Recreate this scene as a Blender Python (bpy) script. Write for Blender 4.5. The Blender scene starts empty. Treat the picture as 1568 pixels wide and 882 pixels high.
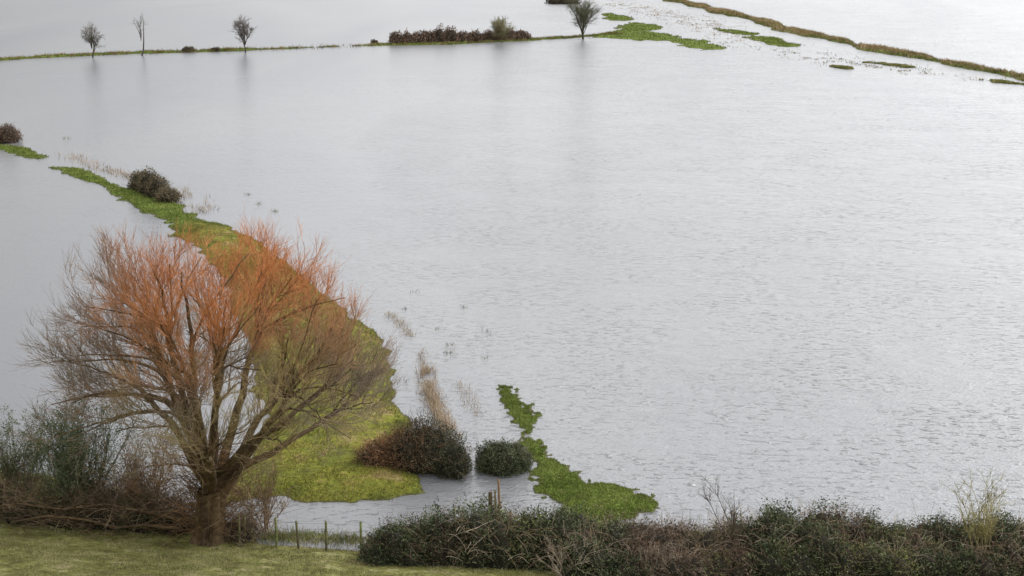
import bpy, math, numpy as np
from mathutils import Vector
rng=np.random.default_rng(7)
scene=bpy.context.scene
# ---------------------------------------------------------------- camera
H=28.0; F=2300.0; PITCH=math.atan((441+140)/F)
cam=bpy.data.cameras.new("camera"); co=bpy.data.objects.new("camera",cam)
scene.collection.objects.link(co); scene.camera=co
co.location=(0,0,H); co.rotation_euler=(math.pi/2-PITCH,0,0)
cam.sensor_width=36; cam.lens=36*F/1568; cam.clip_end=20000
def G(px,py,z=0.0):
    u=(px-784)/F; v=(441-py)/F
    d=(u, math.cos(PITCH)+v*math.sin(PITCH), -math.sin(PITCH)+v*math.cos(PITCH))
    t=(z-H)/d[2]
    return np.array([d[0]*t,d[1]*t,z])
# ---------------------------------------------------------------- noise
def _h(i,j,k):
    s=np.sin(i*127.1+j*311.7+k*74.7)*43758.5453
    return s-np.floor(s)
def vn(p):
    p=np.asarray(p,float); i=np.floor(p); f=p-i; f=f*f*(3-2*f); r=0
    for a in (0,1):
        for b in (0,1):
            for c in (0,1):
                w=(f[...,0] if a else 1-f[...,0])*(f[...,1] if b else 1-f[...,1])*(f[...,2] if c else 1-f[...,2])
                r=r+w*_h(i[...,0]+a,i[...,1]+b,i[...,2]+c)
    return r*2-1
def fbm(p,o=3):
    p=np.asarray(p,float); r=0; a=1; s=0
    for k in range(o):
        r=r+a*vn(p*(2**k)+17.3*k); s+=a; a*=.5
    return r/s
# ---------------------------------------------------------------- mesh builder
class MB:
    def __init__(s): s.v=[];s.c=[];s.f=[];s.n=0
    def add(s,v,f,c):
        v=np.asarray(v,float).reshape(-1,3); c=np.broadcast_to(np.asarray(c,float),v.shape)
        s.v.append(v); s.c.append(c); s.f.append(np.asarray(f,int)+s.n); s.n+=len(v)
def make(name,mb,mat,smooth=False,parent=None):
    v=np.concatenate(mb.v); c=np.concatenate(mb.c)
    tot=np.concatenate([np.full(len(f),f.shape[1]) for f in mb.f])
    loops=np.concatenate([f.ravel() for f in mb.f])
    st=np.concatenate([[0],np.cumsum(tot)[:-1]])
    me=bpy.data.meshes.new(name)
    me.vertices.add(len(v)); me.vertices.foreach_set("co",v.ravel())
    me.loops.add(len(loops)); me.loops.foreach_set("vertex_index",loops.astype(np.int32))
    me.polygons.add(len(tot)); me.polygons.foreach_set("loop_start",st.astype(np.int32))
    me.update(calc_edges=True)
    at=me.color_attributes.new("col",'FLOAT_COLOR','POINT')
    cc=np.ones((len(v),4)); cc[:,:3]=np.clip(c,0,1); at.data.foreach_set("color",cc.ravel())
    if smooth: me.polygons.foreach_set("use_smooth",np.ones(len(tot),bool))
    me.materials.append(mat)
    me.validate()
    o=bpy.data.objects.new(name,me); scene.collection.objects.link(o)
    if parent: o.parent=parent
    return o
def unit(a): return a/np.maximum(np.linalg.norm(a,axis=-1,keepdims=True),1e-9)
def tubes(mb,P,R,sides,colfn):
    N,K,_=P.shape
    T=np.empty_like(P); T[:,1:-1]=P[:,2:]-P[:,:-2]; T[:,0]=P[:,1]-P[:,0]; T[:,-1]=P[:,-1]-P[:,-2]
    T=unit(T); ref=np.where(np.abs(T[:,:1,2:3])>.8,np.array([1.,0,0]),np.array([0,0,1.]))
    A=unit(np.cross(T,np.broadcast_to(ref,T.shape))); B=np.cross(T,A)
    an=np.arange(sides)*2*np.pi/sides
    V=P[:,:,None]+R[:,:,None,None]*(A[:,:,None]*np.cos(an)[:,None]+B[:,:,None]*np.sin(an)[:,None])
    i=np.arange(N)[:,None,None]*K*sides; k=np.arange(K-1)[None,:,None]*sides; s=np.arange(sides)[None,None]; s2=(s+1)%sides
    f=np.stack([i+k+s,i+k+s2,i+k+sides+s2,i+k+sides+s],-1).reshape(-1,4)
    vv=V.reshape(-1,3); mb.add(vv,f,colfn(vv) if callable(colfn) else colfn)
def grow(S,D,L,K,jit,trop,dec=1.0):
    N=len(S); P=np.empty((N,K,3)); P[:,0]=S; d=unit(D)
    for k in range(1,K):
        d=unit(d+rng.normal(0,jit,(N,3))+np.array([0,0,1.])*np.asarray(trop).reshape(-1,1)*dec**k)
        P[:,k]=P[:,k-1]+d*(L/(K-1))[:,None]
    return P
def kids(P,R,k,t0,t1,a0,a1,up=0.0,out=None):
    N,K,_=P.shape; t=rng.uniform(t0,t1,(N,k))*(K-1); i=np.minimum(t.astype(int),K-2); f=(t-i)[...,None]
    n=np.arange(N)[:,None]
    a=P[n,i];b=P[n,i+1]; pos=a*(1-f)+b*f; tan=unit(b-a)
    r=R[n,i]*(1-f[...,0])+R[n,i+1]*f[...,0]
    q=rng.normal(0,1,pos.shape); q-= (q*tan).sum(-1,keepdims=True)*tan; q=unit(q)
    an=rng.uniform(a0,a1,(N,k))[...,None]
    d=unit(np.cos(an)*tan+np.sin(an)*q+np.array([0,0,up]))
    return pos.reshape(-1,3),d.reshape(-1,3),r.ravel(),(t/(K-1)).ravel()
def tap(N,r0,r1,K):
    r0=np.broadcast_to(r0,(N,)); r1=np.broadcast_to(r1,(N,)); l=np.linspace(0,1,K)
    return r0[:,None]*(1-l)+r1[:,None]*l
def mixc(a,b,t): t=np.clip(np.asarray(t),0,1)[...,None]; return np.array(a)*(1-t)+np.array(b)*t
def leaves(mb,C,s,col):
    n=len(C); u=unit(rng.normal(0,1,(n,3))); w=unit(np.cross(u,rng.normal(0,1,(n,3))))
    s=np.broadcast_to(s,(n,))[:,None]*rng.uniform(.6,1.3,(n,1))
    V=np.stack([C+u*s,C+w*s*.55,C-u*s,C-w*s*.55],1)
    mb.add(V.reshape(-1,3),np.arange(4*n).reshape(-1,4),np.repeat(col,4,axis=0))
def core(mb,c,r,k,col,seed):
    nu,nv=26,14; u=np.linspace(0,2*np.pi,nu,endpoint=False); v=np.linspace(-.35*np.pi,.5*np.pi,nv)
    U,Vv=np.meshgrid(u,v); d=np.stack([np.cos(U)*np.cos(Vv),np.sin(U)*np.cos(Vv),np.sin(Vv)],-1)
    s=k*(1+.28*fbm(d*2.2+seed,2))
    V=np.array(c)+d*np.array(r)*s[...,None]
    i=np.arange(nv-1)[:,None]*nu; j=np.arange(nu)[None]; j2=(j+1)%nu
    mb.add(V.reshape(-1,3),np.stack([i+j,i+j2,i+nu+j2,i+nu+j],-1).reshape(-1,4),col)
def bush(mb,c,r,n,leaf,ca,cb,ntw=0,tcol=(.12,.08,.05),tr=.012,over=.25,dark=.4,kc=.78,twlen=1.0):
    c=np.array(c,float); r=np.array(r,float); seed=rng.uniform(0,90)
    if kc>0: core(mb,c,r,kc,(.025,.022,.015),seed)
    if n:
        d=rng.normal(0,1,(n,3)); d[:,2]=np.abs(d[:,2])*1.0-.25*rng.random(n); d=unit(d)
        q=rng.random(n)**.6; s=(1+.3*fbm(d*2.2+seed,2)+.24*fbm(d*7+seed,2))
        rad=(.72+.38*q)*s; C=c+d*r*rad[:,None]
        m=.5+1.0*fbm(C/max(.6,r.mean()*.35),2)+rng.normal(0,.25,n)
        col=mixc(ca,cb,m)*(dark+(1-dark)*q)[:,None]*rng.uniform(.6,1.45,(n,1))  # inner leaves get darker colour: shade inside the bush painted into the leaves
        leaves(mb,C,leaf,col)
    if ntw:
        d=rng.normal(0,1,(ntw,3)); d[:,2]=np.abs(d[:,2])+.15; d=unit(d)
        S=c+d*r*.5; L=r.mean()*rng.uniform(.35,.55+over,ntw)*twlen
        P=grow(S,d+rng.normal(0,.35,d.shape),L*1.1,6,.22,.0)
        tc=np.array(tcol)*rng.uniform(.6,1.4)
        tubes(mb,P,tap(ntw,tr,tr*.45,6),3,lambda v:tc*(1+.4*vn(v*5)[:,None]))
# ---------------------------------------------------------------- materials
def newmat(name):
    m=bpy.data.materials.new(name); m.use_nodes=True; nt=m.node_tree; b=nt.nodes["Principled BSDF"]; return m,nt,b
def vmat(name,rough=.8,ns=6,spec=.2,lo=.6,hi=1.35):
    m,nt,b=newmat(name); N=nt.nodes.new; L=nt.links.new
    a=N("ShaderNodeAttribute"); a.attribute_name="col"
    g=N("ShaderNodeNewGeometry"); n=N("ShaderNodeTexNoise"); n.inputs["Scale"].default_value=ns; n.inputs["Detail"].default_value=4
    L(g.outputs["Position"],n.inputs["Vector"])
    mr=N("ShaderNodeMapRange"); mr.inputs[1].default_value=.3; mr.inputs[2].default_value=.7; mr.inputs[3].default_value=lo; mr.inputs[4].default_value=hi
    L(n.outputs[0],mr.inputs[0]); vm=N("ShaderNodeVectorMath"); vm.operation='SCALE'
    L(a.outputs["Color"],vm.inputs[0]); L(mr.outputs[0],vm.inputs[3]); L(vm.outputs[0],b.inputs["Base Color"])
    b.inputs["Roughness"].default_value=rough; b.inputs["Specular IOR Level"].default_value=spec
    return m
M_leaf=vmat("foliage",.75,3,.15); M_bark=vmat("bark",.9,5,.1); M_blade=vmat("grass_blades",.8,.7,.1,.72,1.25)
def groundmat(name,cols,scale=.35,bump=.6,span=(.3,.7)):
    m,nt,b=newmat(name); N=nt.nodes.new; L=nt.links.new
    g=N("ShaderNodeNewGeometry"); n=N("ShaderNodeTexNoise"); n.inputs["Scale"].default_value=scale; n.inputs["Detail"].default_value=10; n.inputs["Roughness"].default_value=.72
    L(g.outputs["Position"],n.inputs["Vector"]); cr=N("ShaderNodeValToRGB"); e=cr.color_ramp.elements
    ps=np.linspace(span[0],span[1],len(cols)); e[0].position=ps[0]; e[0].color=(*cols[0],1); e[1].position=ps[-1]; e[1].color=(*cols[-1],1)
    for p,c in list(zip(ps,cols))[1:-1]:
        x=e.new(p); x.color=(*c,1)
    L(n.outputs[0],cr.inputs[0]); 
    n2=N("ShaderNodeTexNoise"); n2.inputs["Scale"].default_value=5; n2.inputs["Detail"].default_value=6; L(g.outputs["Position"],n2.inputs["Vector"])
    mr=N("ShaderNodeMapRange"); mr.inputs[1].default_value=.3; mr.inputs[2].default_value=.7; mr.inputs[3].default_value=.6; mr.inputs[4].default_value=1.35; L(n2.outputs[0],mr.inputs[0])
    vm=N("ShaderNodeVectorMath"); vm.operation='SCALE'; L(cr.outputs[0],vm.inputs[0]); L(mr.outputs[0],vm.inputs[3])
    sx=N("ShaderNodeSeparateXYZ"); L(g.outputs["Position"],sx.inputs[0]); mz=N("ShaderNodeMapRange"); mz.inputs[1].default_value=.0; mz.inputs[2].default_value=.05; L(sx.outputs[2],mz.inputs[0])
    mx=N("ShaderNodeMix"); mx.data_type='RGBA'; mx.inputs[6].default_value=(.085,.075,.045,1); L(mz.outputs[0],mx.inputs[0]); L(vm.outputs[0],mx.inputs[7])
    L(mx.outputs[2],b.inputs["Base Color"]); b.inputs["Roughness"].default_value=.95; b.inputs["Specular IOR Level"].default_value=.1
    bp=N("ShaderNodeBump"); bp.inputs["Strength"].default_value=bump; bp.inputs["Distance"].default_value=.12; L(n2.outputs[0],bp.inputs["Height"]); L(bp.outputs[0],b.inputs["Normal"])
    return m
M_hill=groundmat("hill_grass",[(.10,.08,.035),(.15,.15,.045),(.21,.21,.07),(.33,.29,.16)],.8,.9,(.36,.64))
M_isl=groundmat("meadow_grass",[(.10,.10,.025),(.145,.16,.026),(.19,.185,.03),(.28,.21,.09)],.3,.8,(.37,.63))
M_green=groundmat("wet_green_grass",[(.10,.11,.03),(.125,.185,.033),(.16,.22,.042),(.22,.21,.08)],.5,.8,(.36,.64))
# water
def water_mat():
    m,nt,b=newmat("flood_water"); N=nt.nodes.new; L=nt.links.new
    g=N("ShaderNodeNewGeometry"); sx=N("ShaderNodeSeparateXYZ"); L(g.outputs["Position"],sx.inputs[0])
    def noise(sc,scale,det=2,dist=0,rot=0.0):
        mp=N("ShaderNodeMapping"); mp.inputs["Scale"].default_value=scale; mp.inputs["Rotation"].default_value=(0,0,rot); L(g.outputs["Position"],mp.inputs[0])
        n=N("ShaderNodeTexNoise"); n.inputs["Scale"].default_value=sc; n.inputs["Detail"].default_value=det; n.inputs["Distortion"].default_value=dist
        L(mp.outputs[0],n.inputs["Vector"]); return n.outputs[0]
    def mr(x,a,b_,c,d,smooth=False):
        n=N("ShaderNodeMapRange"); n.inputs[1].default_value=a;n.inputs[2].default_value=b_;n.inputs[3].default_value=c;n.inputs[4].default_value=d; L(x,n.inputs[0])
        if smooth: n.interpolation_type='SMOOTHSTEP'
        return n.outputs[0]
    def ma(op,x,y):
        n=N("ShaderNodeMath"); n.operation=op
        for i,q in enumerate((x,y)):
            if isinstance(q,(int,float)): n.inputs[i].default_value=q
            else: L(q,n.inputs[i])
        return n.outputs[0]
    rip=mr(noise(2.6,(.5,1.3,1),3,.3,.1),.56,.72,0,1,True); rip2=mr(noise(1.7,(.6,1.2,1),4,.3,-.25),.57,.75,0,1,True)
    small=noise(5.5,(.75,1.6,1),3,0,-.1); swell=noise(.35,(.8,1.5,1),3,.5,.2)
    local=mr(noise(.16,(.8,1,1),4,.4),.36,.64,.15,1.15)
    hgt=ma('ADD',ma('ADD',ma('MULTIPLY',ma('MULTIPLY',ma('ADD',rip,rip2),local),.5),ma('MULTIPLY',small,.26)),ma('MULTIPLY',swell,.8))
    mask=mr(ma('ADD',sx.outputs[0],ma('MULTIPLY',noise(.03,(1,.35,1),3,.6),60)),12,55,.1,1.0)
    bp=N("ShaderNodeBump"); bp.inputs["Distance"].default_value=.27; L(mask,bp.inputs["Strength"]); L(hgt,bp.inputs["Height"]); L(bp.outputs[0],b.inputs["Normal"])
    pat=noise(.02,(1,.3,1),4,.8)
    cr=N("ShaderNodeMix"); cr.data_type='RGBA'; L(mr(pat,.35,.65,0,1),cr.inputs[0]); cr.inputs[6].default_value=(.15,.155,.17,1); cr.inputs[7].default_value=(.215,.215,.217,1)
    L(cr.outputs[2],b.inputs["Base Color"]); b.inputs["IOR"].default_value=1.87
    L(mr(sx.outputs[1],60,300,.15,.3),b.inputs["Roughness"])
    return m
M_water=water_mat()
# ---------------------------------------------------------------- terrain
def yf(x): return 61.3-.18*np.clip(x,-60,60)
def hill(x,y):
    d=yf(x)-y; z=np.where(d<0,np.maximum(d*.25,-.6),np.where(d<13,d*.25,3.25+.47*(d-13)))
    z=np.where(y<0,np.minimum(z,26.2+ .05*(-y)),z)
    n=fbm(np.stack([x*.25,y*.25,0*x],-1),3)*.22
    far=np.clip((y-2600)/1500,0,1)**1.3*70*(1+.4*np.sin(x*.0011))
    return z+np.where(d>-3,n*np.clip((d+1)/3,0,1),0)+far
xs=np.concatenate([np.linspace(-5000,-90,14),np.arange(-80,80,.45),np.linspace(90,5000,14)])
ys=np.concatenate([np.linspace(-400,-10,10),np.arange(0,42,2),np.arange(42,72,.3),np.linspace(80,2500,20),np.linspace(2600,9000,24)])
X,Y=np.meshgrid(xs,ys); Z=hill(X,Y)
def gridf(ny,nx):
    i=np.arange(ny-1)[:,None]*nx; j=np.arange(nx-1)[None]; return np.stack([i+j,i+j+1,i+nx+j+1,i+nx+j],-1).reshape(-1,4)
mb=MB(); mb.add(np.stack([X,Y,Z],-1),gridf(len(ys),len(xs)),(.1,.12,.03)); make("ground",mb,M_hill,True)
mb=MB(); mb.add([(-4000,40,0),(4000,40,0),(4000,3200,0),(-4000,3200,0)],[[0,1,2,3]],(.3,.3,.3)); make("flood_water",mb,M_water)
# ---------------------------------------------------------------- islands
def sdf_poly(X,Y,P):
    P=np.asarray(P)[:,:2]; d=np.full(X.shape,1e9); ins=np.zeros(X.shape,bool)
    for a,b in zip(P,np.roll(P,-1,0)):
        e=b-a; wx=X-a[0]; wy=Y-a[1]; t=np.clip((wx*e[0]+wy*e[1])/(e@e+1e-9),0,1)
        d=np.minimum(d,np.hypot(wx-e[0]*t,wy-e[1]*t))
        c=((a[1]>Y)!=(b[1]>Y))&(X<(b[0]-a[0])*(Y-a[1])/((b[1]-a[1])+1e-12)+a[0]); ins^=c
    return np.where(ins,d,-d)
def sdf_line(X,Y,P,w):
    P=np.asarray(P)[:,:2]; d=np.full(X.shape,1e9)
    for a,b in zip(P[:-1],P[1:]):
        e=b-a; wx=X-a[0]; wy=Y-a[1]; t=np.clip((wx*e[0]+wy*e[1])/(e@e+1e-9),0,1); d=np.minimum(d,np.hypot(wx-e[0]*t,wy-e[1]*t))
    return w-d
def island(name,pix,res,amp,freq,mat,width=None,zmax=.12,sl=.12,lift=0,pts=None,rag=.05):
    P=np.array([G(*p) for p in pix]) if pts is None else np.array(pts)
    m=(width or 0)+amp*2+res*2+1
    xs=np.arange(P[:,0].min()-m,P[:,0].max()+m,res); ys=np.arange(P[:,1].min()-m,P[:,1].max()+m,res)
    X,Y=np.meshgrid(xs,ys); s=sdf_line(X,Y,P,width) if width else sdf_poly(X,Y,P)
    s=s+amp*fbm(np.stack([X*freq,Y*freq*.7,X*0+len(name)],-1),4)*1.6
    Z=np.minimum(s*sl,zmax)+rag*1.5*fbm(np.stack([X*.33/res,Y*.25/res,X*0],-1),2)+lift
    F=gridf(len(ys),len(xs)); zz=Z.ravel(); keep=(zz[F].max(1)>-.06); F=F[keep]
    used=np.unique(F); mp=-np.ones(zz.size,int); mp[used]=np.arange(len(used))
    V=np.stack([X,Y,Z],-1).reshape(-1,3)[used]
    b=MB(); b.add(V,mp[F],(.1,.1,.1)); o=make(name,b,mat,True)
    return V[V[:,2]>.015],s.ravel()[used][V[:,2]>.015],res
def blades(mb,C,h,w,ca,cb,fr=.15):
    n=len(C); a=rng.uniform(0,2*np.pi,n); u=np.stack([np.cos(a),np.sin(a),0*a],-1)*(w*rng.uniform(.6,1.3,n))[:,None]
    hh=h*rng.uniform(.45,1.3,n); tip=C+np.stack([rng.normal(0,.5,n)*hh,rng.normal(0,.5,n)*hh,hh],-1)
    m=.5+.95*fbm(C*fr*4,3)+rng.normal(0,.22,n); col=mixc(ca,cb,m)*rng.uniform(.75,1.25,(n,1))
    mb.add(np.stack([C-u,C+u,tip],1).reshape(-1,3),np.arange(3*n).reshape(-1,3),np.repeat(col,3,axis=0))
def scatter(V,res,n):
    i=rng.integers(0,len(V),n); C=V[i].copy(); C[:,:2]+=rng.uniform(-.5,.5,(n,2))*res; C[:,2]-=.015; return C
GR=((.125,.16,.035),(.22,.255,.07)); OL=((.14,.155,.033),(.33,.265,.10)); BR=((.26,.18,.09),(.42,.31,.18))
gb=MB()
main=[(262,346),(300,340),(345,345),(400,372),(450,415),(510,462),(560,500),(597,535),(602,590),(622,640),(612,690),(655,735),(648,756),(600,766),(540,774),(440,763),(350,766),(300,790),(330,740),(380,700),(400,640),(390,560),(365,480),(335,420),(305,380)]
V,s,r=island("meadow_island",main,.22,.45,.5,M_isl,zmax=.3,sl=.2)
k=fbm(V*.9,3)>-.2
C=scatter(V[k],r,60000); blades(gb,C,.12,.02,*OL)
C=scatter(V[s<.9],r,14000); blades(gb,C,.12,.02,*GR)
V,s,r=island("grass_bank",[(78,256),(120,258),(165,275),(205,289),(250,301),(275,314),(300,333),(345,350),(320,375),(290,370),(258,352),(250,338),(215,320),(180,301),(150,283),(110,270)],.3,.7,.4,M_green)
blades(gb,scatter(V,r,12000),.18,.04,*GR)
V,s,r=island("grass_bank",[(-60,215),(0,222),(30,225),(78,240),(60,245),(36,242),(0,230),(-60,228)],.3,.6,.4,M_green); blades(gb,scatter(V,r,4000),.22,.05,*GR)
V,s,r=island("grass_bank",[(762,586),(780,590),(790,606),(814,626),(826,656),(800,663),(786,645),(775,620),(766,600)],.10,.38,.9,M_green,sl=.12,rag=.05); blades(gb,scatter(V,r,6000),.10,.022,*GR)
V,s,r=island("grass_bank",[(800,670),(835,678),(845,697),(866,716),(900,735),(955,744),(1003,762),(1012,778),(965,794),(900,830),(850,775),(820,750),(812,715),(804,690)],.10,.38,.9,M_green,zmax=.2,sl=.12,rag=.05); blades(gb,scatter(V,r,20000),.10,.022,*GR)
V,s,r=island("grass_dyke",[(-60,95),(0,92),(80,87),(150,84),(220,81),(300,79),(400,76),(500,72),(590,69),(700,67),(800,62),(880,57),(935,53)],.6,1.8,.12,M_green,width=1.7,zmax=.25,sl=.15)
blades(gb,scatter(V,r,9000),.3,.09,*GR); blades(gb,scatter(V[rng.random(len(V))<.5],r,5000),.5,.07,(.16,.12,.05),(.3,.22,.11))
V,s,r=island("grass_bank",[(918,20),(960,30),(1020,44),(985,50),(930,50),(958,42)],.8,4.5,.1,M_green,sl=.06,rag=.1); blades(gb,scatter(V,r,3000),.3,.1,*GR)
V,s,r=island("grass_bank",[(930,49),(1000,51),(1060,62),(1108,75),(1080,76),(1020,65),(950,57),(890,60)],.7,3.0,.12,M_green,sl=.06,rag=.1); blades(gb,scatter(V,r,3000),.3,.1,*GR)
V,s,r=island("grass_bank",[(1095,43),(1160,51),(1220,71),(1190,70),(1130,55)],.7,3.0,.12,M_green,sl=.06,rag=.1); blades(gb,scatter(V,r,2500),.3,.1,*GR)
dl=[(1000,-8),(1075,12),(1140,26),(1200,46),(1270,60),(1330,74),(1420,91),(1500,106),(1568,119),(1640,131)]
V,s,r=island("river_bank",dl,.6,2.4,.12,M_green,width=2.0,zmax=.4,sl=.22,rag=.1)
e=V[fbm(V*.03,2)>-.1]; blades(gb,scatter(e,r,10000),.4,.09,*GR)
e=V[(s>.8)]; blades(gb,scatter(e,r,9000),.6,.09,*BR); e=V[(s<1.4)]; blades(gb,scatter(e,r,9000),.4,.09,(.2,.15,.08),(.36,.27,.16))
for q,w in (([(1330,96),(1370,100),(1385,103)],.7),([(1500,121),(1560,129),(1620,133)],.9),([(1278,102),(1300,105)],.4)):
    V,s,r=island("grass_bank",q,.5,1.4,.2,M_green,width=w,sl=.08)
    if len(V): blades(gb,scatter(V,r,2000),.3,.09,(.16,.18,.05),(.32,.28,.12))
island("hedge_bank",None,.25,.4,.5,M_isl,zmax=.4,sl=.25,pts=[(-5.2,62.6,0),(0,62.6,0),(12,62.4,0),(45,63,0),(45,50,0),(0,54,0),(-5,60,0)])
island("hedge_bank",None,.25,.4,.5,M_hill,zmax=.35,sl=.25,pts=[(-40,76,0),(-24,72,0),(-19,68.5,0),(-14.5,66,0),(-11.5,64.5,0),(-11,61,0),(-40,61,0)])
n=150000; x=rng.uniform(-34,12,n); y=rng.uniform(50,67,n); k=(y<yf(x)+.2); x=x[k];y=y[k]
C=np.stack([x,y,hill(x,y)-.02],-1); k=fbm(C*.8,3)>-.15; blades(gb,C[k],.11,.016,(.12,.13,.04),(.35,.31,.16),.3)
make("grass_tufts",gb,M_blade)
# ---------------------------------------------------------------- reeds
rb=MB()
def reeds(poly,n,sp,h,w,ca,cb,clump=.5):
    P=np.array([G(*p) for p in poly]); t=rng.uniform(0,len(P)-1-1e-6,n); i=t.astype(int); f=(t-i)[:,None]
    C=P[i]*(1-f)+P[np.minimum(i+1,len(P)-1)]*f; C[:,:2]+=rng.normal(0,sp,(n,2)); C[:,2]=-.05
    k=fbm(C*np.array([.6,.35,1]),2)>clump-.5; blades(rb,C[k],h,w,ca,cb)
ST=((.34,.25,.16),(.5,.4,.29))
reeds([(652,565),(658,600),(672,635),(692,670)],2600,.26,.45,.016,*ST,.15)
reeds([(585,472),(615,497),(640,530),(653,575)],1300,.26,.26,.014,*ST,.35)
reeds([(700,585),(720,610),(735,640)],300,.3,.3,.014,*ST,.45)
reeds([(95,232),(160,258),(210,272),(280,296),(320,325)],1500,.9,.45,.03,*ST,.5)
reeds([(940,0),(1000,20),(1080,45),(1200,72)],2500,4,.3,.1,*ST,.55)
reeds([(900,5),(990,12),(1060,30),(1120,42)],3000,5,.25,.1,*ST,.55)
reeds([(60,87),(250,80),(400,76),(600,68)],1200,2.5,.6,.06,(.12,.09,.05),(.26,.19,.1),.5)
reeds([(1200,80),(1300,100),(1568,128)],1400,2.5,.3,.08,*ST,.55)
reeds([(1050,60),(1250,85),(1420,110)],1200,3,.25,.1,(.12,.15,.04),(.2,.22,.08),.6)
reeds([(400,822),(470,822),(560,828)],4500,.35,.16,.02,*GR,.42)
reeds([(370,815),(470,826),(600,832)],1500,.5,.3,.014,(.2,.16,.08),(.36,.29,.17),.4)
for (a,b) in ((620,473),(632,447),(668,503),(690,528),(688,541),(745,508),(745,548),(712,470),(617,583),(100,212),(165,256),(212,266),(380,298),(396,312),(421,324),(312,325),(606,588),(600,765)):
    d=G(a,b); n=rng.integers(10,22); C=np.stack([d[0]+rng.normal(0,.11*(1+d[1]/150),n),d[1]+rng.normal(0,.15,n),np.full(n,-.04)],-1)
    blades(rb,C,.18+d[1]*.001,.013+d[1]*.0001,(.14,.13,.06),(.3,.24,.14))
make("dead_reeds",rb,M_blade)
# ---------------------------------------------------------------- willow
base=np.array([G(322,834)[0],62.9,0.1])
mb=MB()
def bark(v):
    m=fbm(v*np.array([2.2,2.2,.8]),3); return mixc((.05,.036,.026),(.19,.13,.07),.45+.8*m)
fork=base+(.25,0,2.7)
stems=[]
for k in range(7):
    a=k*2*np.pi/7; e=np.array([math.cos(a),math.sin(a)*.8,0])
    l=np.linspace(0,1,8)[:,None]; P=(base+e*.38)*(1-l)+(fork+e*.34)*l
    P[0]+=e*.32; P[0,2]-=.4; P[1]+=e*.02; stems.append(P)
stems=np.array(stems); stems+=rng.normal(0,.03,stems.shape)
tubes(mb,stems,tap(7,.37,.30,8),9,bark)
EC=base+(.6,0,5.7); ER=np.array([8.4,7.0,9.5])
def env(p,sx=1.0):
    q=(p-EC)/ER; q[...,2]=np.where(q[...,2]<0,q[...,2]*2.4,q[...,2]); a=np.abs(q)
    r=(a[...,0]**2.3+a[...,1]**2.3+a[...,2]**2.3)**(1/2.3)
    return r/(1+.08*fbm(unit(p-EC)*4.5+3,3))
def limb(S,T,K,c1f,c2f,w):
    D=T-S; c1=S+D*c1f; c2=S+D*c2f; t=np.linspace(0,1,K)[:,None]
    P=(1-t)**3*S+3*(1-t)**2*t*c1+3*(1-t)*t*t*c2+t**3*T
    n=np.cumsum(rng.normal(0,w,(K,3)),0); n[0]=0; return P+n*np.minimum(t*2,1)
def dome(az,el,k):
    d=np.array([math.cos(az)*math.cos(el),math.sin(az)*math.cos(el),math.sin(el)])
    t=np.arange(.2,14,.1)[:,None]; p=EC+d*t; e=env(p.copy()); i=int(np.argmax(e>k)); return p[i]
A=[]; nA=17
for i in range(nA):
    az=i*2.39996+.3; el=math.radians([8,30,55,20,70,40,12,50,28,62,15,45,80,25,35,10,58][i])
    T=dome(az,el,.76); S=fork+np.array([math.cos(az)*.22,math.sin(az)*.2,rng.uniform(-.9,.9)])
    A.append(limb(S,T,16,np.array([.2,.2,.30]),np.array([.7,.7,.66]),.08))
A=np.array(A); lnA=np.linalg.norm(A[:,-1]-A[:,0],axis=1); RA=tap(nA,.14+.012*lnA,.035,16); tubes(mb,A,RA,8,bark)
Bp=[];Br=[]; nB=74
for i in range(nB):
    az=i*2.39996+1.1; el=math.asin(min(.98,.0+ (i+.5)/nB*.98)); T=dome(az,el,.82)
    d=np.linalg.norm(A[:,4:11]-T,axis=2)+np.linspace(0,2.2,7)[None]; a,b=np.unravel_index(np.argmin(d),d.shape); S=A[a,b+4]; tg=unit(A[a,b+5]-S)
    L_=np.linalg.norm(T-S); c1=S+tg*L_*.35; t=np.linspace(0,1,12)[:,None]; P=(1-t)**2*S+2*(1-t)*t*c1+t*t*T
    n=np.cumsum(rng.normal(0,.05,(12,3)),0); n[0]=0; Bp.append(P+n); Br.append(min(RA[a,b+4]*.75,.03+.012*L_))
Bp=np.array(Bp); RB=tap(nB,np.array(Br),.02,12); tubes(mb,Bp,RB,6,bark)
def twc(v):
    hz=(v[:,2]-base[2]); rx=v[:,0]-base[0]
    m=np.clip((hz-8.3)/4,0,1)*np.clip((rx+5.0)/4.5,.1,1)*1.05+.4*fbm(v*.5,2)
    g=mixc((.27,.215,.17),(.60,.25,.10),m)
    return mixc(g,(.40,.32,.14),np.clip(fbm(v*.3+9,2)*1.5+.15,0,.75)*(hz<10.5)*(rx>-3))*(1+.3*vn(v*3)[:,None])
def mid(v): return mixc(bark(v),twc(v),.5)
PA,DA,rA,tA=kids(A,RA,6,.45,1,.3,.8,.12); PB,DB,rB,tB=kids(Bp,RB,7,.3,1,.3,.8,.12)
s=np.concatenate([PA,PB]); d=np.concatenate([DA,DB]); r=np.concatenate([rA,rB]); t=np.concatenate([tA,tB])
l=rng.uniform(1.2,2.7,len(s))*(1.15-.45*t); L2=grow(s,d,l,8,.13,.06); R2=tap(len(s),np.minimum(r*.55,.030),.009,8)
k=env(L2[:,-1].copy())<.99; L2=L2[k];R2=R2[k]; tubes(mb,L2,R2,4,mid)
s,d,r,t=kids(L2,R2,7,.15,1,.25,.85,.1); l=rng.uniform(.7,1.6,len(s))*(1.1-.3*t); L3=grow(s,d,l,6,.12,.06); R3=tap(len(s),np.minimum(r*.7,.012),.006,6)
k=env(L3[:,-1].copy())<1.03; L3=L3[k];R3=R3[k]; tubes(mb,L3,R3,3,lambda v:mixc(mid(v),twc(v),.7))
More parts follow.
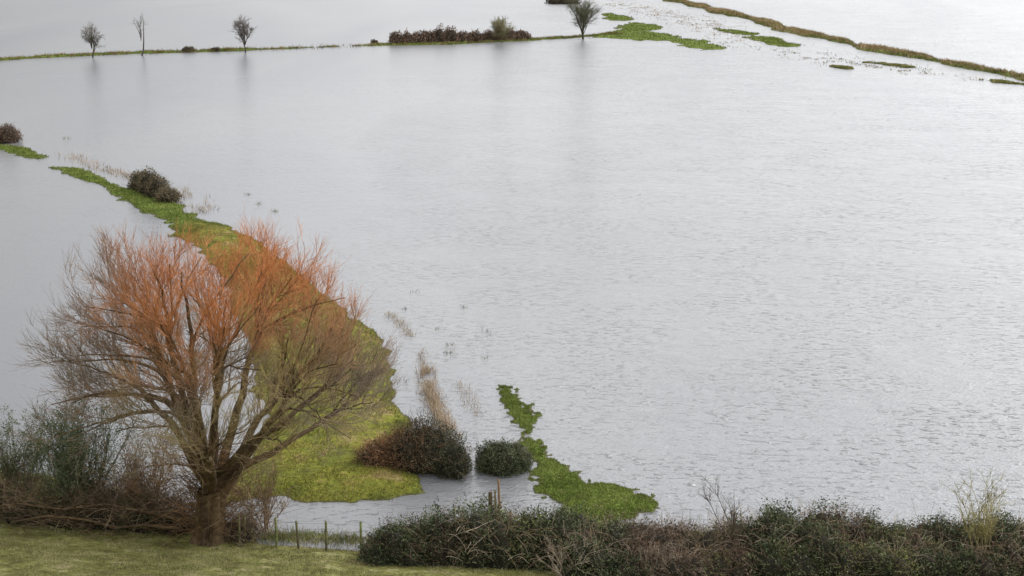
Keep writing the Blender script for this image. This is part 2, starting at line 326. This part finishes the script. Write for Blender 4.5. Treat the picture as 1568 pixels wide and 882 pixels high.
s,d,r,t=kids(L3,R3,7,.1,1,.2,.7,.15); l=rng.uniform(.35,1.05,len(s)); L4=grow(s,d,l,4,.1,.06); R4=tap(len(s),.006,.0035,4)
e=env(L4[:,-1].copy()); k=(e<1.07)&((e>.75)|(rng.random(len(e))<.5)); tubes(mb,L4[k],R4[k],3,twc)
n=420; a=rng.uniform(0,2*np.pi,n); h=rng.uniform(.4,4.6,n); S=base+np.stack([np.cos(a)*.4,np.sin(a)*.4,h],-1)
P=grow(S,np.stack([np.cos(a),np.sin(a),rng.uniform(.0,1.4,n)],-1),rng.uniform(1,3.0,n),6,.2,.0); tubes(mb,P,tap(n,.016,.006,6),3,lambda v:mixc((.12,.075,.045),(.32,.19,.10),.5+vn(v)))
make("willow_tree",mb,M_bark,True)
# ---------------------------------------------------------------- distant trees
def bare_tree(name,px,py,h,w,ca,cb,dens=1.0,stem=.10,nl=7,narrow=False):
    b=G(px,py); mb=MB(); K=8
    n=nl; a=rng.uniform(0,2*np.pi,n); sp=w/h*.6
    D=np.stack([np.cos(a)*sp,np.sin(a)*sp,np.ones(n)],-1); D[0]=(.03,0,1)
    S=b+np.stack([np.zeros(n),np.zeros(n),rng.uniform(.08,.35,n)*h*(1 if not narrow else 1.2)],-1); S[0]=b-(0,0,.2)
    L=h*rng.uniform(.45,.65,n); L[0]=h*.88
    if narrow: L[1:]*=.6
    cf=lambda v:mixc(ca,cb,np.clip((v[:,2]/h),0,1)+.3*vn(v*1.5))
    P=grow(S,D,L,K,.11,.03); r0=np.full(n,stem*.55); r0[0]=stem*1.3; R=tap(n,r0,.022,K); tubes(mb,P,R,5,cf)
    s,d,r,t=kids(P,R,int(9*dens),.2 if not narrow else .35,.98,.5,1.2,.05); P2=grow(s,d,rng.uniform(.12,.26,len(s))*h*(w/h+.2)*(1.1-.5*t),6,.17,.03); R2=tap(len(s),.03,.013,6); tubes(mb,P2,R2,3,cf)
    s,d,r,t=kids(P2,R2,int(8*dens),.1,1,.3,1.1,.05); P3=grow(s,d,rng.uniform(.05,.13,len(s))*h,4,.15,.03); R3=tap(len(s),.014,.008,4); tubes(mb,P3,R3,3,cf)
    make(name,mb,M_bark)
bare_tree("bare_tree",142,88,6.9,6.4,(.05,.045,.035),(.17,.15,.11),1.4,.13,9)
bare_tree("dead_tree",217,85,10,2.9,(.06,.055,.045),(.16,.14,.12),.5,.14,5,True)
bare_tree("bare_tree",376,80,7.8,5.8,(.06,.05,.04),(.19,.16,.13),1.5,.13,10)
bare_tree("bare_tree",893,60,10.8,11,(.05,.05,.03),(.17,.17,.10),1.8,.19,16)
bare_tree("bare_tree",769,66,6,7.5,(.11,.10,.045),(.32,.29,.16),1.8,.1,15)
mb=MB()
for px in np.arange(602,812,7):
    g=G(px,68-(px-602)*.035); hh=rng.uniform(1.5,2.6)*(1.25 if 640<px<700 else 1)
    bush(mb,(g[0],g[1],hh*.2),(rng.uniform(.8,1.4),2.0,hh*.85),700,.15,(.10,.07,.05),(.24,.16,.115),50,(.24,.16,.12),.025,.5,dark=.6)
make("bramble_hedge",mb,M_leaf)
def onebush(name,px,py,rx,ry,rz,n,leaf,ca,cb,ntw,tc,tr,**k):
    mb=MB(); g=G(px,py)
    for i in range(3):
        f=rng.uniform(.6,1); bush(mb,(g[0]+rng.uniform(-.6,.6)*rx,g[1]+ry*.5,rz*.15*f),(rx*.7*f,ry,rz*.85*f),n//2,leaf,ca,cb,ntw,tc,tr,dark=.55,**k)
    make(name,mb,M_leaf)
onebush("bramble_bush",290,80,1.5,1.5,1.1,600,.13,(.06,.05,.025),(.16,.12,.06),30,(.14,.1,.06),.022)
onebush("bramble_bush",330,79,1.1,1.2,.9,400,.13,(.06,.06,.025),(.16,.12,.06),20,(.14,.1,.06),.022)
onebush("bramble_bush",576,68,1.2,1.2,1.2,400,.13,(.06,.05,.025),(.14,.1,.06),30,(.14,.1,.06),.022)
onebush("bramble_bush",862,6,5.5,3,2.4,1500,.2,(.04,.04,.02),(.11,.08,.05),60,(.1,.07,.05),.04)
onebush("hawthorn_bush",8,219,2.6,2,2.4,2500,.09,(.09,.06,.04),(.20,.13,.09),140,(.2,.13,.09),.017)
mb=MB()
for px,py,rx,rz in ((214,290,1.0,1.7),(228,296,1.2,2.2),(243,302,1.2,1.9),(258,309,1.1,1.2)):
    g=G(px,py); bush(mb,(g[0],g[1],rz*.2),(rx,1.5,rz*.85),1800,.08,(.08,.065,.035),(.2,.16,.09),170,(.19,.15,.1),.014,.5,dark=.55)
make("hawthorn_bush",mb,M_leaf)
mb=MB()
for px,py,rx,ry,rz,ca,cb in ((580,712,1.1,1.2,1.2,(.14,.09,.05),(.30,.19,.10)),(606,712,1.1,1.2,1.7,(.14,.085,.05),(.28,.17,.09)),(634,716,1.3,1.4,2.3,(.10,.075,.04),(.21,.15,.085)),(655,712,1.5,1.6,2.6,(.045,.05,.028),(.12,.11,.065)),(680,716,1.2,1.5,1.9,(.04,.05,.025),(.11,.11,.06)),(696,724,.8,1.2,1.2,(.045,.05,.028),(.11,.1,.05))):
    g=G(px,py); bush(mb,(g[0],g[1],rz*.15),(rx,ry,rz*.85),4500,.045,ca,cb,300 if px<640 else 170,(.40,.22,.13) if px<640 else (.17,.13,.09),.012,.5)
make("bramble_bush",mb,M_leaf)
mb=MB()
for px,py,rx,rz in ((752,716,.8,1.25),(773,720,1.0,1.5),(793,714,.65,1.1)):
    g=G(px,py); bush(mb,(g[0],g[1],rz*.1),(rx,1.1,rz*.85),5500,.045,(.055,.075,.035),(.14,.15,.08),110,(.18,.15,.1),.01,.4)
make("holly_bush",mb,M_leaf)
# ---------------------------------------------------------------- foreground hedge
mb=MB()
def topz(px):
    return .9*float(np.interp(px,[570,620,690,740,800,850,930,990,1080,1180,1250,1330,1420,1480,1568,1640],[1.2,2.4,3.3,3.2,2.5,2.7,2.7,2.1,2.0,3.1,3.2,2.4,2.1,2.6,2.4,2.3]))
for px in np.arange(585,1660,21):
    for row in (0,1,2):
        if row==2 and px<860: continue
        z=topz(px)*(1-.2*(row==2)-.12*(row==0))*rng.uniform(.72,1.14); x=(px-784)*.0285+rng.uniform(-.4,.4); y=(61.5,60.4,58.8)[row]+rng.uniform(-.3,.3)
        k=rng.random(); br=(960<px<1140) or (1270<px<1310) or (px>1380 and k<.25) or k<.12
        ca,cb=(((.085,.065,.047),(.21,.155,.11)) if br else ((.045,.06,.03),(.14,.165,.08)))
        if k>.85: ca,cb=(.08,.09,.03),(.22,.23,.09)
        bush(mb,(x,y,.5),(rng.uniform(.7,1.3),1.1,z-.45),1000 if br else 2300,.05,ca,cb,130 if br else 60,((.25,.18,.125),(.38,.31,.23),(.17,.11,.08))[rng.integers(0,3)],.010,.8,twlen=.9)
n=700; x=rng.uniform(-4.5,24,n); y=rng.uniform(58.4,61.6,n); z=np.array([topz(784+v/.0285) for v in x])*rng.uniform(.5,.9,n); a=rng.uniform(0,2*np.pi,n)
P=grow(np.stack([x,y,z],-1),np.stack([np.cos(a)*.9,np.sin(a)*.6,rng.uniform(.2,1.2,n)],-1),rng.uniform(.6,1.8,n),8,.14,-.16)
kk=rng.random(n)<.4
tubes(mb,P[kk],tap(kk.sum(),.012,.005,8),3,lambda v:mixc((.26,.20,.15),(.44,.37,.28),.5+.8*vn(v*1.3)))
tubes(mb,P[~kk],tap((~kk).sum(),.012,.005,8),3,lambda v:mixc((.12,.08,.05),(.28,.19,.12),.5+.8*vn(v*1.3)))
make("bramble_hedge",mb,M_leaf)
def shrub(name,x,y,z,h,w,n,ca,cb,lv=0,la=None,lb=None,r=.03):
    mb=MB(); a=rng.uniform(0,2*np.pi,n); sp=w/h*rng.uniform(.1,1,n)*.7
    S=np.stack([x+rng.normal(0,w*.08,n),y+rng.normal(0,w*.08,n),np.full(n,z)],-1)
    cf=lambda v:mixc(ca,cb,.5+.6*vn(v*2))
    P=grow(S,np.stack([np.cos(a)*sp,np.sin(a)*sp,np.ones(n)],-1),h*rng.uniform(.6,1.05,n),8,.09,.02); R=tap(n,r,.008,8); tubes(mb,P,R,4,cf)
    s,d,rr,t=kids(P,R,8,.2,1,.3,.8,.15); P2=grow(s,d,rng.uniform(.12,.3,len(s))*h,5,.12,.04); R2=tap(len(s),.012,.005,5); tubes(mb,P2,R2,3,cf)
    s,d,rr,t=kids(P2,R2,6,.1,1,.3,.8,.1); P3=grow(s,d,rng.uniform(.05,.13,len(s))*h,3,.1,.02); tubes(mb,P3,tap(len(s),.007,.004,3),3,cf)
    if lv:
        i=rng.integers(0,len(P3),lv); C=P3[i,2]+rng.normal(0,.08,(lv,3)); leaves(mb,C,.04,mixc(la,lb,rng.random(lv)))
    make(name,mb,M_bark)
shrub("sallow_shrub",20.2,59.8,1.0,3.4,2.6,16,(.24,.21,.09),(.46,.41,.21),r=.022)
shrub("sapling",9.6,60.3,1.2,3.0,2.0,5,(.1,.08,.06),(.2,.16,.12))
shrub("sapling",2.2,58.7,.6,1.9,2.4,10,(.28,.22,.17),(.5,.42,.34))
shrub("sapling",5.6,58.6,.5,1.9,2.4,9,(.28,.22,.17),(.46,.38,.3))
shrub("sapling",-.3,60.8,1.3,1.8,1.4,5,(.16,.12,.08),(.3,.22,.15))
shrub("hawthorn_shrub",-20.5,66.2,.1,5.2,4.6,48,(.09,.10,.065),(.21,.22,.15),24000,(.075,.10,.045),(.18,.215,.11),.045)
shrub("hawthorn_shrub",-23.6,67.0,.1,4.0,3.0,22,(.12,.1,.07),(.25,.21,.15),8000,(.08,.10,.05),(.17,.19,.1),.04)
shrub("hawthorn_shrub",-17.4,65.4,.1,4.4,4.0,30,(.2,.12,.08),(.40,.26,.17),3000,(.14,.13,.06),(.24,.22,.12),.03)
shrub("hawthorn_shrub",-11.5,64.6,.1,3.2,3.0,18,(.18,.12,.08),(.36,.25,.15),0,None,None,.02)
mb=MB()
for i,(x,y,rx,rz) in enumerate(((-25,66,1.6,1.5),(-22.8,65.5,1.5,1.8),(-20.8,65.2,1.5,2.1),(-18.8,64.8,1.5,1.9),(-17,64.5,1.4,1.7),(-15.4,64.6,1.2,1.4),(-12.4,63.6,.8,.9),(-20,66.5,1.6,2.6),(-24.5,67,1.6,2.2),(-17.6,66,1.5,2.1))):
    g_=i in (1,2,4,7,8)
    bush(mb,(x,y,.2),(rx,1.3,rz),3000,.045,(.05,.065,.03) if g_ else (.08,.065,.04),(.145,.17,.08) if g_ else (.22,.17,.10),120,(.24,.17,.115),.012,.6,kc=.6)
n=1700; x=rng.uniform(-27,-11.5,n); y=65.3-(x+20)*.13+rng.normal(0,.9,n); a=rng.uniform(0,2*np.pi,n)
P=grow(np.stack([x,y,rng.uniform(.1,1.8,n)],-1),np.stack([np.cos(a)*1.2,np.sin(a)*.6,rng.uniform(.3,1.5,n)],-1),rng.uniform(1.0,2.8,n),7,.16,-.13)
tubes(mb,P,tap(n,.012,.006,7),3,lambda v:mixc((.12,.08,.055),(.34,.25,.16),.5+.8*vn(v*1.3)))
make("bramble_thicket",mb,M_leaf)
mb=MB(); P=np.array([[(-24.5,64.6,1.2),(-22.5,64.2,1.6),(-20.5,64.0,1.4),(-18.5,63.9,1.7),(-16.5,63.6,1.4),(-14.6,63.3,1.1)],[(-23,64.2,.7),(-21.2,64,1.1),(-19.5,63.8,1.0),(-18,63.6,.7),(-16.6,63.4,.9),(-15,63.2,.8)]],float)
tubes(mb,P,tap(2,.04,.09,6),7,bark); s,d,r,t=kids(P,tap(2,.05,.11,6),16,.05,.9,.4,1.1,.3); Q=grow(s,d,rng.uniform(.8,2,len(s)),6,.15,.02); tubes(mb,Q,tap(len(s),.025,.008,6),4,bark)
make("fallen_branch",mb,M_bark,True)
# ---------------------------------------------------------------- fence
mb=MB(); tops=[]
moss=lambda v:mixc((.12,.10,.065),(.18,.2,.08),.5+.9*vn(v*3))
for px,pyb,h in ((367,840,1.6),(375,836,1.5),(424,842,1.55),(458,846,1.5),(500,850,1.6),(553,854,1.75)):
    g=G(px,pyb); l=rng.normal(0,.06,2)
    P=np.array([[g+(0,0,-.3),g+(l[0]*.3,0,.4),g+(l[0],l[1],h),g+(l[0],l[1],h+.015)]]); R=np.array([[.06,.058,.054,.01]]); tubes(mb,P,R,8,moss); tops.append(g+(l[0],l[1],h))
for f in (.95,.72,.5):
    W=[]
    for a,b in zip(tops[:-1],tops[1:]):
        for t in (0,.5):
            p=a*(1-t)+b*t; p=p.copy(); p[2]=p[2]*f-(.02 if t else 0); p[1]-=.06; W.append(p)
    p=tops[-1].copy(); p[2]*=f; W.append(p); tubes(mb,np.array([W]),np.full((1,len(W)),.005),4,(.16,.15,.14))
make("wire_fence",mb,M_bark)
mb=MB(); old=lambda v:mixc((.09,.06,.035),(.25,.16,.09),.5+.9*vn(v*4))
for px,pyb,h,rr,l in ((751,800,1.5,.1,.0),(759,800,1.6,.05,-.03),(766,800,2.15,.06,-.08)):
    g=G(px,pyb); P=np.array([[g+(0,0,-.3),g+(l*.3,0,.5),g+(l,.03,h),g+(l,.03,h+.02)]]); tubes(mb,P,np.array([[rr,rr*.97,rr*.9,.01]]),8,old)
make("wooden_gatepost",mb,M_bark)
# ---------------------------------------------------------------- world + sun
w=bpy.data.worlds.new("World"); scene.world=w; w.use_nodes=True; nt=w.node_tree; N=nt.nodes.new; L=nt.links.new
bg=nt.nodes["Background"]; EL,AZ=math.radians(38),math.radians(50)
sky=N("ShaderNodeTexSky"); sky.sky_type='NISHITA'; sky.sun_disc=False; sky.sun_elevation=EL; sky.sun_rotation=AZ
hs=N("ShaderNodeHueSaturation"); hs.inputs["Saturation"].default_value=.15; L(sky.outputs[0],hs.inputs["Color"])
mx=N("ShaderNodeMix"); mx.data_type='RGBA'; mx.inputs[0].default_value=.75; L(hs.outputs[0],mx.inputs[6]); mx.inputs[7].default_value=(14.4,14.5,14.75,1)
tc=N("ShaderNodeTexCoord"); sp=N("ShaderNodeSeparateXYZ"); L(tc.outputs["Generated"],sp.inputs[0])
mr=N("ShaderNodeMapRange"); mr.inputs[1].default_value=-.36; mr.inputs[2].default_value=.32; mr.inputs[3].default_value=.42; mr.inputs[4].default_value=1.5; L(sp.outputs[0],mr.inputs[0])
cn=N("ShaderNodeTexNoise"); cn.inputs["Scale"].default_value=4; cn.inputs["Detail"].default_value=5; L(tc.outputs["Generated"],cn.inputs["Vector"])
m2=N("ShaderNodeMapRange"); m2.inputs[1].default_value=.3; m2.inputs[2].default_value=.7; m2.inputs[3].default_value=.92; m2.inputs[4].default_value=1.08; L(cn.outputs[0],m2.inputs[0])
mm=N("ShaderNodeMath"); mm.operation='MULTIPLY'; L(mr.outputs[0],mm.inputs[0]); L(m2.outputs[0],mm.inputs[1])
vm=N("ShaderNodeVectorMath"); vm.operation='SCALE'; L(mx.outputs[2],vm.inputs[0]); L(mm.outputs[0],vm.inputs[3]); L(vm.outputs[0],bg.inputs["Color"])
bg.inputs["Strength"].default_value=.12
sl=bpy.data.lights.new("sun",'SUN'); sl.energy=1.0; sl.angle=math.radians(20); sl.color=(1,.96,.9); so=bpy.data.objects.new("sun",sl); scene.collection.objects.link(so)
sd=Vector((math.sin(AZ)*math.cos(EL),math.cos(AZ)*math.cos(EL),math.sin(EL))); so.rotation_euler=sd.to_track_quat('Z','Y').to_euler()
scene.view_settings.view_transform='Standard'; scene.view_settings.look='None'; scene.view_settings.exposure=0
